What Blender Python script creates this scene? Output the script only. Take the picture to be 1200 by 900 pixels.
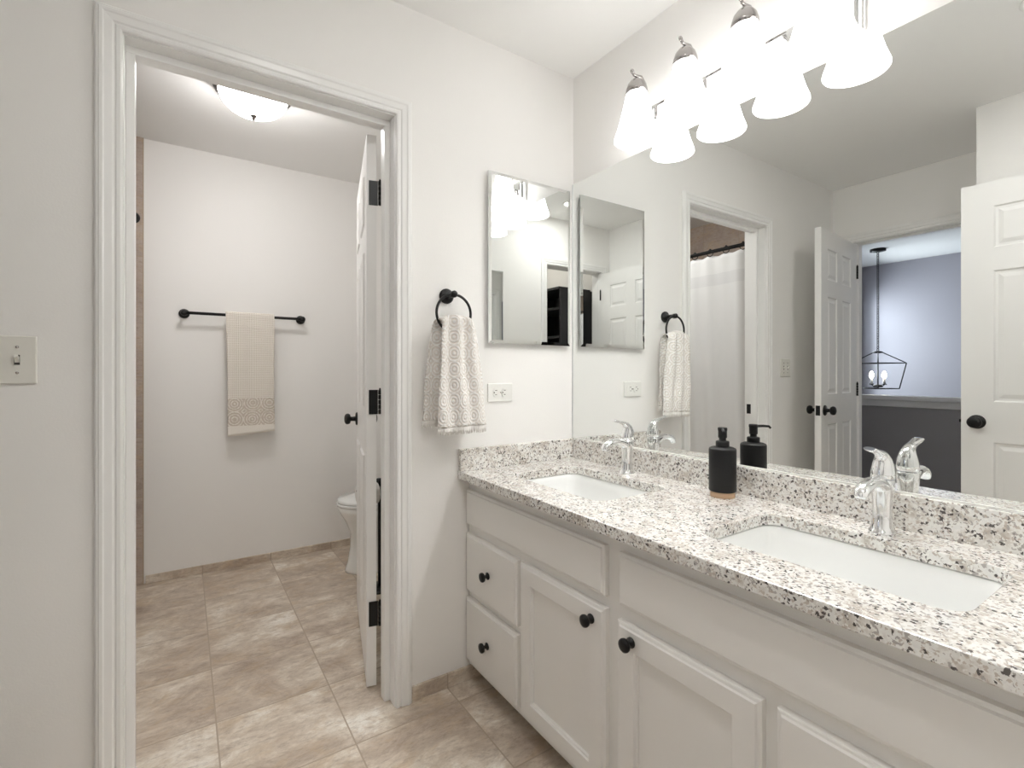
import bpy, bmesh, math, random
from mathutils import Vector, Matrix
R = math.radians
PI = math.pi
random.seed(7)
for o in list(bpy.data.objects):
    bpy.data.objects.remove(o)
C = bpy.context.scene.collection
SC = bpy.context.scene

# ------------------------------------------------------------------ camera, world, light, exposure
cam = bpy.data.cameras.new('camera'); camo = bpy.data.objects.new('camera', cam); C.objects.link(camo)
camo.location = (-1.4243, -1.6517, 1.163)
camo.rotation_euler = (R(90), 0, R(-33.675))
cam.sensor_width = 36; cam.lens = 577.1 / 1200 * 36; cam.shift_y = -13.2 / 1200; cam.clip_start = 0.01
SC.camera = camo
SC.view_settings.view_transform = 'Standard'; SC.view_settings.look = 'None'
SC.view_settings.gamma = 1; SC.view_settings.use_curve_mapping = False
SC.view_settings.exposure = 0.29
SC.cycles.use_denoising = True
SC.cycles.max_bounces = 14; SC.cycles.diffuse_bounces = 10; SC.cycles.glossy_bounces = 8; SC.cycles.transmission_bounces = 6
SC.cycles.sample_clamp_indirect = 6
SC.cycles.caustics_reflective = True; SC.cycles.caustics_refractive = False
w = bpy.data.worlds.new('sky'); SC.world = w; w.use_nodes = True
w.node_tree.nodes['Background'].inputs[0].default_value = (0.78, 0.87, 1.0, 1)
w.node_tree.nodes['Background'].inputs[1].default_value = 1.6

def area(name, loc, rot, sx, sy, power, col):
    l = bpy.data.lights.new(name, 'AREA'); l.shape = 'RECTANGLE'; l.size = sx; l.size_y = sy; l.energy = power; l.color = col
    o = bpy.data.objects.new(name, l); C.objects.link(o); o.location = loc; o.rotation_euler = rot; return o
# daylight falling through the hall window (outside the glass, pointing in)
area('window_daylight', (-5.0, 1.55, 1.7), (R(-80), 0, 0), 1.1, 1.3, 100, (0.90, 0.93, 1.0))

SHADE_E = 4.3      # vanity shades
BULB_E = 150.0      # bulbs inside the shades
DOWN_FILL_E = 205.0     # added fill light, shaped as a recessed downlight
DOME_E = 31.0       # flush mount bowl
CLOSET_FILL_E = 25.0     # added fill lamp in the closet behind the camera

# ------------------------------------------------------------------ materials
def mat(name):
    m = bpy.data.materials.new(name); m.use_nodes = True
    nt = m.node_tree
    return m, nt, nt.nodes['Principled BSDF']
def plain(name, col, rough=.5, metal=0., spec=.5, coat=0., bump=0., bscale=200.):
    m, nt, b = mat(name)
    b.inputs['Base Color'].default_value = (*col, 1); b.inputs['Roughness'].default_value = rough
    b.inputs['Metallic'].default_value = metal; b.inputs['Specular IOR Level'].default_value = spec
    b.inputs['Coat Weight'].default_value = coat
    if bump:
        N = Nodes(nt)
        n = N.noise(N.pos(), bscale, 3)
        N.bump(b, n, bump)
    return m
class Nodes:
    def __init__(s, nt): s.nt = nt; s.n = nt.nodes; s.l = nt.links
    def pos(s): return s.n.new('ShaderNodeNewGeometry').outputs['Position']
    def obj(s): return s.n.new('ShaderNodeTexCoord').outputs['Object']
    def _in(s, sock, v):
        if hasattr(v, 'links'): s.l.new(v, sock)
        else: sock.default_value = v
    def math(s, op, a, b=0., clamp=False):
        m = s.n.new('ShaderNodeMath'); m.operation = op; m.use_clamp = clamp
        s._in(m.inputs[0], a); s._in(m.inputs[1], b); return m.outputs[0]
    def vmath(s, op, a, b=None):
        m = s.n.new('ShaderNodeVectorMath'); m.operation = op
        s._in(m.inputs[0], a)
        if b is not None: s._in(m.inputs[1], b)
        return m.outputs['Value'] if op in ('LENGTH', 'DISTANCE') else m.outputs[0]
    def sep(s, v): m = s.n.new('ShaderNodeSeparateXYZ'); s.l.new(v, m.inputs[0]); return m.outputs
    def comb(s, x, y, z):
        m = s.n.new('ShaderNodeCombineXYZ')
        for i, q in enumerate((x, y, z)): s._in(m.inputs[i], q)
        return m.outputs[0]
    def noise(s, v, scale, detail=4, rough=.55, dist=0., col=False):
        m = s.n.new('ShaderNodeTexNoise'); s.l.new(v, m.inputs['Vector']); m.inputs['Scale'].default_value = scale
        m.inputs['Detail'].default_value = detail; m.inputs['Roughness'].default_value = rough; m.inputs['Distortion'].default_value = dist
        return m.outputs['Color' if col else 'Fac']
    def voro(s, v, scale, out='Distance', feature='F1', rnd=1.):
        m = s.n.new('ShaderNodeTexVoronoi'); m.feature = feature; s.l.new(v, m.inputs['Vector']); m.inputs['Scale'].default_value = scale
        m.inputs['Randomness'].default_value = rnd; return m.outputs[out]
    def white(s, v): m = s.n.new('ShaderNodeTexWhiteNoise'); s.l.new(v, m.inputs[0]); return m.outputs
    def ramp(s, f, stops, mode='LINEAR'):
        m = s.n.new('ShaderNodeValToRGB'); m.color_ramp.interpolation = mode
        e = m.color_ramp.elements
        while len(e) < len(stops): e.new(.5)
        for i, (p, c) in enumerate(stops): e[i].position = p; e[i].color = (*c, 1) if len(c) == 3 else c
        s.l.new(f, m.inputs[0]); return m.outputs[0]
    def mix(s, f, a, b):
        m = s.n.new('ShaderNodeMix'); m.data_type = 'RGBA'
        s._in(m.inputs[0], f)
        s._in(m.inputs[6], a if hasattr(a, 'links') else (*a, 1)); s._in(m.inputs[7], b if hasattr(b, 'links') else (*b, 1))
        return m.outputs[2]
    def bump(s, bsdf, h, strength, dist=.01):
        b = s.n.new('ShaderNodeBump'); b.inputs['Strength'].default_value = strength; b.inputs['Distance'].default_value = dist
        s.l.new(h, b.inputs['Height']); s.l.new(b.outputs[0], bsdf.inputs['Normal'])

WALL = plain('wall_paint', (.895, .885, .868), .55, spec=.35, bump=.04, bscale=180)
CEIL = plain('ceiling_paint', (.90, .897, .885), .8, spec=.2)
TRIM = plain('trim_paint', (.88, .878, .868), .28, spec=.5)
DOORP = plain('door_paint', (.87, .865, .85), .32, spec=.5)
CAB = plain('cabinet_paint', (.84, .825, .80), .35, spec=.45)
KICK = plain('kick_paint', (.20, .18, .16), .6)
BLACK = plain('black_metal', (.007, .007, .0075), .36, metal=.0, spec=.35)
BRONZE = plain('dark_bronze', (.05, .04, .035), .35, metal=.7)
CHROME = plain('chrome', (.88, .89, .90), .06, metal=1.)
NICKEL = plain('brushed_nickel', (.46, .44, .43), .20, metal=1.)
PORC = plain('porcelain', (.86, .87, .86), .08, spec=.6, coat=.4)
PLAST = plain('white_plastic', (.84, .84, .81), .3)
PLASTG = plain('switch_plastic', (.80, .79, .74), .3)
SLOT = plain('dark_slot', (.08, .075, .07), .6)
SOAPB = plain('matte_black', (.008, .008, .0085), .45, spec=.28)
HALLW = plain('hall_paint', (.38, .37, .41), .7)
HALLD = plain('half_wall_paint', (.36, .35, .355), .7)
CARPET = plain('carpet', (.33, .31, .30), .95, bump=.5, bscale=600)
CLOSW = plain('closet_paint', (.62, .60, .57), .7)
SHELFB = plain('dark_shelf_wood', (.018, .018, .02), .45)
def pane_mat():
    m, nt, b_ = mat('window_glass'); tr = nt.nodes.new('ShaderNodeBsdfTransparent'); tr.inputs[0].default_value = (.93, .96, .96, 1)
    mx = nt.nodes.new('ShaderNodeMixShader'); mx.inputs[0].default_value = .06; b_.inputs['Roughness'].default_value = .02
    nt.links.new(tr.outputs[0], mx.inputs[1]); nt.links.new(b_.outputs[0], mx.inputs[2]); nt.links.new(mx.outputs[0], nt.nodes['Material Output'].inputs[0]); return m
GLASSW = pane_mat()
SEAM = plain('mirror_edge', (.20, .22, .21), .3, metal=.3)
CAULK = plain('silver_channel', (.72, .73, .73), .3, metal=.6)

def mirror_mat():
    m, nt, b = mat('mirror_glass')
    b.inputs['Base Color'].default_value = (.86, .875, .865, 1); b.inputs['Metallic'].default_value = 1; b.inputs['Roughness'].default_value = 0
    return m
MIRR = mirror_mat()
def emis(name, col, s):
    m, nt, b = mat(name); b.inputs['Base Color'].default_value = (.9, .9, .88, 1); b.inputs['Roughness'].default_value = .25
    b.inputs['Emission Color'].default_value = (*col, 1); b.inputs['Emission Strength'].default_value = s; return m
SHADE = emis('frosted_shade_glass', (1, .992, .98), SHADE_E)
BULB = emis('bulb_glass', (1, .988, .972), BULB_E)
DOME = emis('dome_glass', (1, .98, .962), DOME_E)
CLOSFILL = emis('closet_fill_diffuser', (1, .96, .91), CLOSET_FILL_E)
CANDLE = emis('candle_bulb', (1, .88, .75), 14)

def floor_mat(name='stone_tile', ox=-.975, oy=.255, px=.36, py=.3525, axes=(0, 1), tones=None):
    m, nt, b = mat(name); N = Nodes(nt); p = N.sep(N.pos())
    X = N.math('DIVIDE', N.math('SUBTRACT', p[axes[0]], ox), px); Y = N.math('DIVIDE', N.math('SUBTRACT', p[axes[1]], oy), py)
    ix = N.math('FLOOR', X); iy = N.math('FLOOR', Y)
    fx = N.math('SUBTRACT', X, ix); fy = N.math('SUBTRACT', Y, iy)
    def edge(f, pitch):
        d = N.math('MINIMUM', f, N.math('SUBTRACT', 1., f)); return N.math('MULTIPLY', d, pitch)
    e = N.math('MINIMUM', edge(fx, px), edge(fy, py))
    g = N.math('LESS_THAN', e, .0024)
    rnd = N.white(N.comb(ix, iy, 3.7))['Color'] if False else N.white(N.comb(ix, iy, 3.7))[1]
    off = N.vmath('MULTIPLY', rnd, (9., 9., 9.))
    base = N.comb(N.math('MULTIPLY', p[axes[0]], .95), N.math('MULTIPLY', p[axes[1]], 1.45), p[2] if axes == (0, 1) else 0.)
    v = N.vmath('ADD', base, off)
    n1 = N.math('ADD', N.math('MULTIPLY', N.noise(v, 5.0, 13, .76, .5), .62), N.math('MULTIPLY', N.noise(N.vmath('ADD', v, (2., 7., 3.)), 2.0, 4, .5, .6), .38))
    n2 = N.noise(N.vmath('ADD', v, (5., 2., 1.)), 8., 10, .74, .5)
    n3 = N.noise(N.comb(N.math('MULTIPLY', p[axes[0]], .6), N.math('MULTIPLY', p[axes[1]], 1.6), 0.), 45., 8, .75)
    t = tones or [(.33, (.30, .225, .175)), (.43, (.48, .395, .32)), (.50, (.61, .525, .435)), (.55, (.72, .645, .55)), (.62, (.90, .86, .79))]
    c = N.ramp(n1, t)
    tan = N.ramp(n2, [(.50, (0, 0, 0)), (.66, (1, 1, 1))])
    c = N.mix(N.math('MULTIPLY', tan, .55), c, (.55, .41, .26))
    c = N.mix(N.math('MULTIPLY', N.ramp(n2, [(.32, (1, 1, 1)), (.42, (0, 0, 0))]), .45), c, (.28, .21, .165))
    c = N.mix(N.math('MULTIPLY', N.ramp(n3, [(.35, (1, 1, 1)), (.5, (0, 0, 0))]), .42), c, (.27, .20, .155))
    c = N.mix(g, c, (.44, .36, .28))
    nt.links.new(c, b.inputs['Base Color'])
    b.inputs['Roughness'].default_value = .42; b.inputs['Specular IOR Level'].default_value = .35
    h = N.math('SUBTRACT', N.math('MULTIPLY', n2, .5), N.math('MULTIPLY', g, .8)); N.bump(b, h, .25, .004)
    return m
TILE = floor_mat()
BTILE = floor_mat('stone_base_tile', axes=(0, 2), py=2.0, oy=-.5)
BTILEY = floor_mat('stone_base_tile_side', axes=(1, 2), py=2.0, oy=-.5)
BTONES = [(.30, (.34, .27, .23)), (.44, (.46, .38, .33)), (.58, (.54, .46, .40)), (.7, (.62, .55, .49))]
STILE = floor_mat('shower_tile', axes=(1, 2), px=.33, py=.33, oy=.15, tones=BTONES)
STILEX = floor_mat('shower_tile_end', axes=(0, 2), px=.33, py=.33, oy=.15, ox=-1.61, tones=BTONES)

def granite():
    m, nt, b = mat('speckled_granite'); N = Nodes(nt); P = N.pos()
    w_ = N.vmath('ADD', P, N.vmath('MULTIPLY', N.vmath('SUBTRACT', N.noise(P, 120., 3, .6, 0, True), (.5, .5, .5)), (.010, .010, .010)))
    big = N.noise(P, 22., 5, .6)
    c = N.ramp(big, [(.33, (.52, .475, .42)), (.43, (.68, .645, .60)), (.53, (.83, .82, .79)), (.7, (.79, .785, .77))])
    r1 = N.sep(N.voro(w_, 185., 'Color'))[0]
    c = N.mix(N.ramp(r1, [(.0, (.9, .9, .9)), (.16, (.75, .75, .75)), (.17, (0, 0, 0))], 'CONSTANT'), c, (.40, .37, .35))
    r2 = N.sep(N.voro(N.vmath('ADD', w_, (3., 1., 2.)), 260., 'Color'))[1]
    c = N.mix(N.ramp(r2, [(.0, (.8, .8, .8)), (.15, (0, 0, 0))], 'CONSTANT'), c, (.52, .45, .39))
    c = N.mix(N.ramp(r2, [(.0, (0, 0, 0)), (.80, (.8, .8, .8))], 'CONSTANT'), c, (.88, .87, .84))
    r3 = N.sep(N.voro(N.vmath('ADD', w_, (7., 5., 9.)), 215., 'Color'))[2]
    cl = N.noise(N.vmath('ADD', P, (4., 4., 4.)), 30., 2, .5)
    thr = N.math('MULTIPLY', N.ramp(cl, [(.38, (.2, .2, .2)), (.66, (1, 1, 1))]), .15)
    c = N.mix(N.math('MULTIPLY', N.math('LESS_THAN', r3, thr), .93), c, (.055, .045, .042))
    nt.links.new(c, b.inputs['Base Color']); b.inputs['Roughness'].default_value = .14; b.inputs['Coat Weight'].default_value = .25
    b.inputs['Coat Roughness'].default_value = .05
    return m
GRAN = granite()

def terry(name, light, dark, kind):
    m, nt, b = mat(name); N = Nodes(nt); P = N.obj(); s = N.sep(P)
    if kind == 'medallion':
        # raised medallions: rings round a staggered lattice plus small blobs
        q = N.comb(N.math('MULTIPLY', s[0], 1.), 0., s[2])
        d = N.voro(N.vmath('MULTIPLY', q, (1.2, 1., .85)), 21., 'Distance', rnd=.05)
        rings = N.math('SINE', N.math('MULTIPLY', d, 30.))
        bl = N.voro(N.vmath('ADD', q, (.3, 0, .1)), 85., 'Distance', rnd=.35)
        h = N.math('ADD', N.math('MULTIPLY', rings, .5), N.math('SUBTRACT', .55, bl))
        f = N.ramp(h, [(.15, (0, 0, 0)), (.55, (1, 1, 1))])
    else:
        sx = N.math('SINE', N.math('MULTIPLY', N.math('ADD', s[0], s[2]), 330.)); sz = N.math('SINE', N.math('MULTIPLY', N.math('SUBTRACT', s[0], s[2]), 330.))
        waf = N.math('MULTIPLY', N.math('ADD', N.math('MULTIPLY', sx, sz), 1.), .5)
        q = N.comb(s[0], 0., s[2]); d = N.voro(q, 11., 'Distance', rnd=.1)
        lace = N.math('ADD', N.math('MULTIPLY', N.math('SINE', N.math('MULTIPLY', d, 42.)), .6), N.math('SUBTRACT', .55, N.voro(q, 70., 'Distance', rnd=.5)))
        band = N.math('MULTIPLY', N.math('LESS_THAN', s[2], .215), N.math('GREATER_THAN', s[2], .055))
        hem = N.math('LESS_THAN', s[2], .055)
        h = N.math('ADD', N.math('MULTIPLY', lace, band), N.math('MULTIPLY', waf, N.math('SUBTRACT', 1., band)))
        h = N.math('ADD', N.math('MULTIPLY', h, N.math('SUBTRACT', 1., hem)), N.math('MULTIPLY', hem, .6))
        f = N.ramp(h, [(.1, (0, 0, 0)), (.6, (1, 1, 1))])
    nt.links.new(N.mix(f, dark, light), b.inputs['Base Color']); b.inputs['Roughness'].default_value = .95
    b.inputs['Specular IOR Level'].default_value = .1; b.inputs['Sheen Weight'].default_value = .2
    hh = N.math('ADD', h, N.math('MULTIPLY', N.noise(P, 700., 2), .4)); N.bump(b, hh, .55, .004)
    return m
HTOWEL = terry('white_jacquard_terry', (.92, .91, .895), (.80, .755, .71), 'medallion')
BTOWEL = terry('beige_waffle_terry', (.86, .815, .755), (.64, .565, .49), 'waffle')
FRINGE = plain('fringe_thread', (.84, .82, .79), .95)
def curtain_mat():
    m, nt, b = mat('white_curtain_cloth'); N = Nodes(nt); s = N.sep(N.obj())
    z = s[2]
    band = N.math('MULTIPLY', N.math('GREATER_THAN', z, 1.60), N.math('LESS_THAN', z, 1.68))
    c = N.mix(N.math('MULTIPLY', band, .5), (.80, .80, .80), (.66, .66, .67)); nt.links.new(c, b.inputs['Base Color'])
    b.inputs['Roughness'].default_value = .85
    N.bump(b, N.noise(N.obj(), 500., 2), .15, .002); return m
CURT = curtain_mat()
WOOD = plain('pale_wood', (.62, .42, .27), .5)
PAPER = plain('paper', (.8, .79, .77), .9)

# ------------------------------------------------------------------ mesh helpers
class B:
    def __init__(s): s.bm = bmesh.new(); s.mi = 0
    def face(s, vs):
        f = s.bm.faces.new([s.bm.verts.new(v) for v in vs]); f.material_index = s.mi; return f
    def box(s, x0, x1, y0, y1, z0, z1):
        v = [s.bm.verts.new((x, y, z)) for x in (x0, x1) for y in (y0, y1) for z in (z0, z1)]
        for q in ((0, 1, 3, 2), (4, 6, 7, 5), (0, 4, 5, 1), (2, 3, 7, 6), (0, 2, 6, 4), (1, 5, 7, 3)):
            s.bm.faces.new([v[i] for i in q]).material_index = s.mi
        return s
    def tube(s, pts, rad, n=12, caps=True):
        pts = [Vector(p) for p in pts]
        if not hasattr(rad, '__len__'): rad = [rad] * len(pts)
        T = []
        for i in range(len(pts)):
            a = pts[max(i - 1, 0)]; c = pts[min(i + 1, len(pts) - 1)]; T.append((c - a).normalized())
        up = Vector((0, 0, 1)) if abs(T[0].z) < .9 else Vector((0, 1, 0))
        n1 = T[0].cross(up).normalized(); rings = []
        for i, p in enumerate(pts):
            n1 = (n1 - T[i] * n1.dot(T[i])).normalized(); n2 = T[i].cross(n1)
            rings.append([s.bm.verts.new(p + (n1 * math.cos(a) + n2 * math.sin(a)) * rad[i]) for a in [2 * PI * k / n for k in range(n)]])
        for a, b_ in zip(rings, rings[1:]):
            for k in range(n):
                f = s.bm.faces.new((a[k], a[(k + 1) % n], b_[(k + 1) % n], b_[k])); f.smooth = True; f.material_index = s.mi
        if caps:
            s.bm.faces.new(rings[0][::-1]).material_index = s.mi; s.bm.faces.new(rings[-1]).material_index = s.mi
        return s
    def torus(s, c, r, t, axis='y', n=40, m=10, a0=0, a1=2 * PI):
        c = Vector(c); pts = []
        full = abs(a1 - a0 - 2 * PI) < 1e-6
        for k in range(n + (0 if full else 1)):
            a = a0 + (a1 - a0) * k / n; u, v = math.cos(a), math.sin(a)
            rings = []
            for j in range(m):
                b_ = 2 * PI * j / m; rr = r + t * math.cos(b_); w_ = t * math.sin(b_)
                P = {'y': (rr * u, w_, rr * v), 'x': (w_, rr * u, rr * v), 'z': (rr * u, rr * v, w_)}[axis]
                rings.append(s.bm.verts.new(c + Vector(P)))
            pts.append(rings)
        K = len(pts)
        for k in range(K if full else K - 1):
            for j in range(m):
                f = s.bm.faces.new((pts[k][j], pts[(k + 1) % K][j], pts[(k + 1) % K][(j + 1) % m], pts[k][(j + 1) % m])); f.smooth = True; f.material_index = s.mi
        return s
    def lathe(s, prof, o=(0, 0, 0), axis=(0, 0, 1), n=32, sx=1., sy=1.):
        o = Vector(o); ax = Vector(axis).normalized()
        q = Vector((0, 0, 1)).rotation_difference(ax)
        rings = []
        for r, h in prof:
            if r < 1e-6: rings.append([s.bm.verts.new(o + q @ Vector((0, 0, h)))])
            else: rings.append([s.bm.verts.new(o + q @ Vector((r * sx * math.cos(2 * PI * k / n), r * sy * math.sin(2 * PI * k / n), h))) for k in range(n)])
        for a, b_ in zip(rings, rings[1:]):
            for k in range(n):
                k2 = (k + 1) % n
                if len(a) == 1 and len(b_) == 1: continue
                if len(a) == 1: f = s.bm.faces.new((a[0], b_[k2], b_[k]))
                elif len(b_) == 1: f = s.bm.faces.new((a[k], a[k2], b_[0]))
                else: f = s.bm.faces.new((a[k], a[k2], b_[k2], b_[k]))
                f.smooth = True; f.material_index = s.mi
        return s
    def loft(s, rings, caps=True, smooth=True, closed=True):
        rs = [[s.bm.verts.new(p) for p in r] for r in rings]; n = len(rs[0])
        for a, b_ in zip(rs, rs[1:]):
            for k in range(n if closed else n - 1):
                f = s.bm.faces.new((a[k], a[(k + 1) % n], b_[(k + 1) % n], b_[k])); f.smooth = smooth; f.material_index = s.mi
        if caps and closed:
            s.bm.faces.new(rs[0][::-1]).material_index = s.mi; s.bm.faces.new(rs[-1]).material_index = s.mi
        return s
def tag(o, label=None, cat=None, group=None, kind=None):
    if label: o['label'] = label
    if cat: o['category'] = cat
    if group: o['group'] = group
    if kind: o['kind'] = kind
    return o
def obj(name, b, m, parent=None, bevel=0., world=True, subsurf=0, solid=0., autosm=None, origin=None, seg=2):
    """b in world coordinates when world=True (converted into the parent's frame), else in the parent's frame"""
    bm = b.bm
    bmesh.ops.recalc_face_normals(bm, faces=bm.faces)
    me = bpy.data.meshes.new(name)
    o = bpy.data.objects.new(name, me); C.objects.link(o)
    if parent is not None:
        if world: bm.transform(wmat(parent).inverted())
        o.parent = parent
    elif world:
        vs = [v.co for v in bm.verts]
        if origin is None:
            lo = Vector([min(v[i] for v in vs) for i in range(3)]); hi = Vector([max(v[i] for v in vs) for i in range(3)])
            origin = ((lo.x + hi.x) / 2, (lo.y + hi.y) / 2, lo.z)
        bm.transform(Matrix.Translation(-Vector(origin))); o.location = origin
    bm.to_mesh(me); bm.free()
    for k in (m if isinstance(m, (list, tuple)) else [m]): me.materials.append(k)
    if bevel:
        d = o.modifiers.new('bevel', 'BEVEL'); d.width = bevel; d.segments = seg; d.limit_method = 'ANGLE'; d.angle_limit = R(40)
        for p in me.polygons: p.use_smooth = p.use_smooth
    if solid:
        d = o.modifiers.new('solid', 'SOLIDIFY'); d.thickness = solid; d.offset = 0
    if subsurf:
        d = o.modifiers.new('sub', 'SUBSURF'); d.levels = subsurf; d.render_levels = subsurf
    return o
def wmat(o):
    m = Matrix.LocRotScale(o.location, o.rotation_euler, o.scale)
    return wmat(o.parent) @ m if o.parent else m
def thing(name, label, cat, loc, rz=0., group=None, kind=None):
    o = bpy.data.objects.new(name, None); C.objects.link(o); o.location = loc; o.rotation_euler = (0, 0, rz); o.empty_display_size = .05
    return tag(o, label, cat, group, kind)
def copy_tree(o, parent=None):
    c = o.copy(); C.objects.link(c)
    if parent: c.parent = parent
    for ch in [k for k in bpy.data.objects if k.parent == o]: copy_tree(ch, c)
    return c
def struct(name, b, m, bevel=0.):
    return tag(obj(name, b, m, bevel=bevel, origin=(0, 0, 0)), kind='structure')

# ------------------------------------------------------------------ room shell
H = 2.453
DL, DR, DH = -1.556, -.815, 2.056       # clear opening of the toilet room doorway
WT = .125
XA = -2.432                              # alcove wall
YE = -1.62                               # wall behind the camera
YB = 1.73                                # back wall of the toilet room
b = B(); b.box(-2.60, .12, -3.1, 1.85, -.06, 0); struct('floor', b, TILE)
b = B(); b.box(-3.62, -2.60, -3.3, 1.11, -.06, 0); struct('floor_hall', b, CARPET)
b = B(); b.box(-5.62, -3.62, -3.3, 1.11, -1.26, -1.2); struct('floor_stairwell', b, CARPET)
b = B(); b.box(-2.552, .12, -3.1, 1.85, H, H + .1); struct('ceiling', b, CEIL)
b = B(); b.box(-5.62, -2.552, -3.3, 1.11, H, H + .1); struct('ceiling_hall', b, CEIL)
b = B()
b.box(XA - .12, DL - .015, 0, WT, 0, H); b.box(DR + .015, 0, 0, WT, 0, H); b.box(DL - .015, DR + .015, 0, WT, DH + .015, H)
struct('wall_back', b, WALL)
b = B(); b.box(0, .12, YE - .12, 1.85, 0, H); struct('wall_right', b, WALL)
EY0, EY1, EH = -.822, -.135, 2.056       # entry opening in the alcove wall
b = B(); b.box(XA - .12, XA, EY1 + .015, 0, 0, H); b.box(XA - .12, XA, -1.03, EY0 - .015, 0, H); b.box(XA - .12, XA, EY0 - .015, EY1 + .015, EH + .015, H)
struct('wall_left', b, WALL)
b = B(); b.box(-1.92, -1.80, YE - .12, -.91, 0, H); b.box(XA, -1.92, -1.03, -.91, 0, H); struct('wall_left_corner', b, WALL)
CX0, CX1, CH = -1.70, -1.08, 2.056       # closet opening, the camera stands in it
b = B(); b.box(-1.80, CX0 - .015, YE - .12, YE, 0, H); b.box(CX1 + .015, 0, YE - .12, YE, 0, H); b.box(CX0 - .015, CX1 + .015, YE - .12, YE, CH + .015, H)
struct('wall_front', b, WALL)
b = B(); b.box(-2.50, 0, YB, YB + .12, 0, H); struct('wall_far', b, WALL)
b = B(); b.box(-2.50, -2.38, WT, YB, 0, H); struct('wall_bath', b, WALL)
# closet behind the camera
b = B(); b.box(-1.92, -1.80, -3.1, YE - .12, 0, H); b.box(-.50, -.38, -3.1, YE - .12, 0, H); b.box(-1.80, -.50, -3.1, -2.98, 0, H); struct('wall_closet', b, CLOSW)
# hall
b = B(); b.box(-5.62, -5.5, -3.3, 1.11, -1.2, H); struct('wall_hall_far', b, HALLW)
b = B(); WX0, WX1, WZ0, WZ1 = -5.42, -4.55, .80, 2.11
b.box(-5.5, WX0, .99, 1.11, -1.2, H); b.box(WX1, XA - .12, .99, 1.11, -1.2, H); b.box(WX0, WX1, .99, 1.11, -1.2, WZ0); b.box(WX0, WX1, .99, 1.11, WZ1, H); struct('wall_hall_side', b, HALLW)
b = B(); b.box(-5.5, -2.552, -3.3, -3.18, -1.2, H); struct('wall_hall_end', b, HALLW)
b = B(); b.box(-2.552, -2.50, WT, .99, 0, H); b.box(-2.552, -1.92, -3.3, -1.03, 0, H); struct('wall_hall_near', b, HALLW)
b = B(); b.box(-3.62, -3.50, -3.18, .99, -1.2, .935); struct('wall_half', b, HALLD)
b = B(); b.box(-3.65, -3.47, -3.18, .99, .935, .972); b.box(-3.505, -3.488, -3.18, .99, .88, .935); struct('trim_1', b, TRIM, .004)
w1 = B(); w1.box(WX0 + .05, WX1 - .05, 1.05, 1.056, WZ0 + .05, WZ1 - .05)
wf = B()
wf.box(WX0, WX0 + .05, .98, 1.09, WZ0, WZ1); wf.box(WX1 - .05, WX1, .98, 1.09, WZ0, WZ1); wf.box(WX0 + .05, WX1 - .05, .98, 1.09, WZ0, WZ0 + .05); wf.box(WX0 + .05, WX1 - .05, .98, 1.09, WZ1 - .05, WZ1)
wf.box(WX0 + .05, WX1 - .05, 1.03, 1.07, (WZ0 + WZ1) / 2 - .02, (WZ0 + WZ1) / 2 + .02)
win = struct('window_1', wf, TRIM, .003); g = obj('pane', w1, GLASSW, win)

# ---- casings, jambs
PROF = [(0.0, .0), (.0, .010), (.004, .013), (.012, .013), (.014, .010), (.017, .010), (.020, .014), (.036, .016), (.040, .0185), (.046, .0185), (.049, .0165), (.052, .0165), (.056, .013), (.056, 0)]
def casing(b, a0, a1, h, P, wscale=(1., 1.)):
    """P(a, d, z) -> point: a along wall, d out of wall"""
    n = len(PROF)
    R1 = [P(a0 - q * wscale[0], d, 0) for q, d in PROF]
    R2 = [P(a0 - q * wscale[0], d, h + q) for q, d in PROF]
    R3 = [P(a1 + q * wscale[1], d, h + q) for q, d in PROF]
    R4 = [P(a1 + q * wscale[1], d, 0) for q, d in PROF]
    b.loft([R1, R2, R3, R4], caps=True, smooth=False, closed=True)
def jamb(b, a0, a1, h, P, t0, t1, st0, st1, dep=.020):
    """jamb boards plus door stops; P(a, t, z): t through the wall"""
    def bx(x0, x1, y0, y1, z0, z1):
        p = [P(x, y, z) for x in (x0, x1) for y in (y0, y1) for z in (z0, z1)]
        xs = [q[0] for q in p]; ys = [q[1] for q in p]; b.box(min(xs), max(xs), min(ys), max(ys), z0, z1)
    bx(a0 - .015, a0, t0, t1, 0, h); bx(a1, a1 + .015, t0, t1, 0, h); bx(a0 - .015, a1 + .015, t0, t1, h, h + .015)
    bx(a0, a0 + dep, st0, st1, 0, h - dep); bx(a1 - dep, a1, st0, st1, 0, h - dep); bx(a0, a1, st0, st1, h - dep, h)
b = B(); casing(b, DL - .003, DR + .003, DH + .003, lambda a, d, z: (a, -d, z)); struct('trim_2', b, TRIM, .0012)
b = B(); casing(b, DL - .003, DR + .003, DH + .003, lambda a, d, z: (a, WT + d, z), ); struct('trim_3', b, TRIM)
b = B(); jamb(b, DL, DR, DH, lambda a, t, z: (a, t, z), 0, WT, .045, .083); fr1 = struct('trim_4', b, TRIM, .0015)
b = B(); casing(b, EY0, EY1 , EH + .003, lambda a, d, z: (XA + d, a, z), (.62, 1)); struct('trim_5', b, TRIM)
b = B(); jamb(b, EY0, EY1, EH, lambda a, t, z: (XA - t, a, z), 0, .12, .045, .08, .012); struct('trim_6', b, TRIM)
b = B(); casing(b, CX0, CX1, CH + .003, lambda a, d, z: (a, YE + d * .8, z)); struct('trim_7', b, TRIM)
b = B(); jamb(b, CX0, CX1, CH, lambda a, t, z: (a, YE - t, z), 0, .12, .045, .08, .001); struct('trim_8', b, TRIM)
# strike plate on the left jamb
sp = B(); sp.box(DL, DL + .002, .094, .120, .905, .965); sp.tube([(DL + .001, .107, .935), (DL + .004, .107, .935)], .009)
o = obj('strike_plate', sp, BLACK, fr1)

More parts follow.
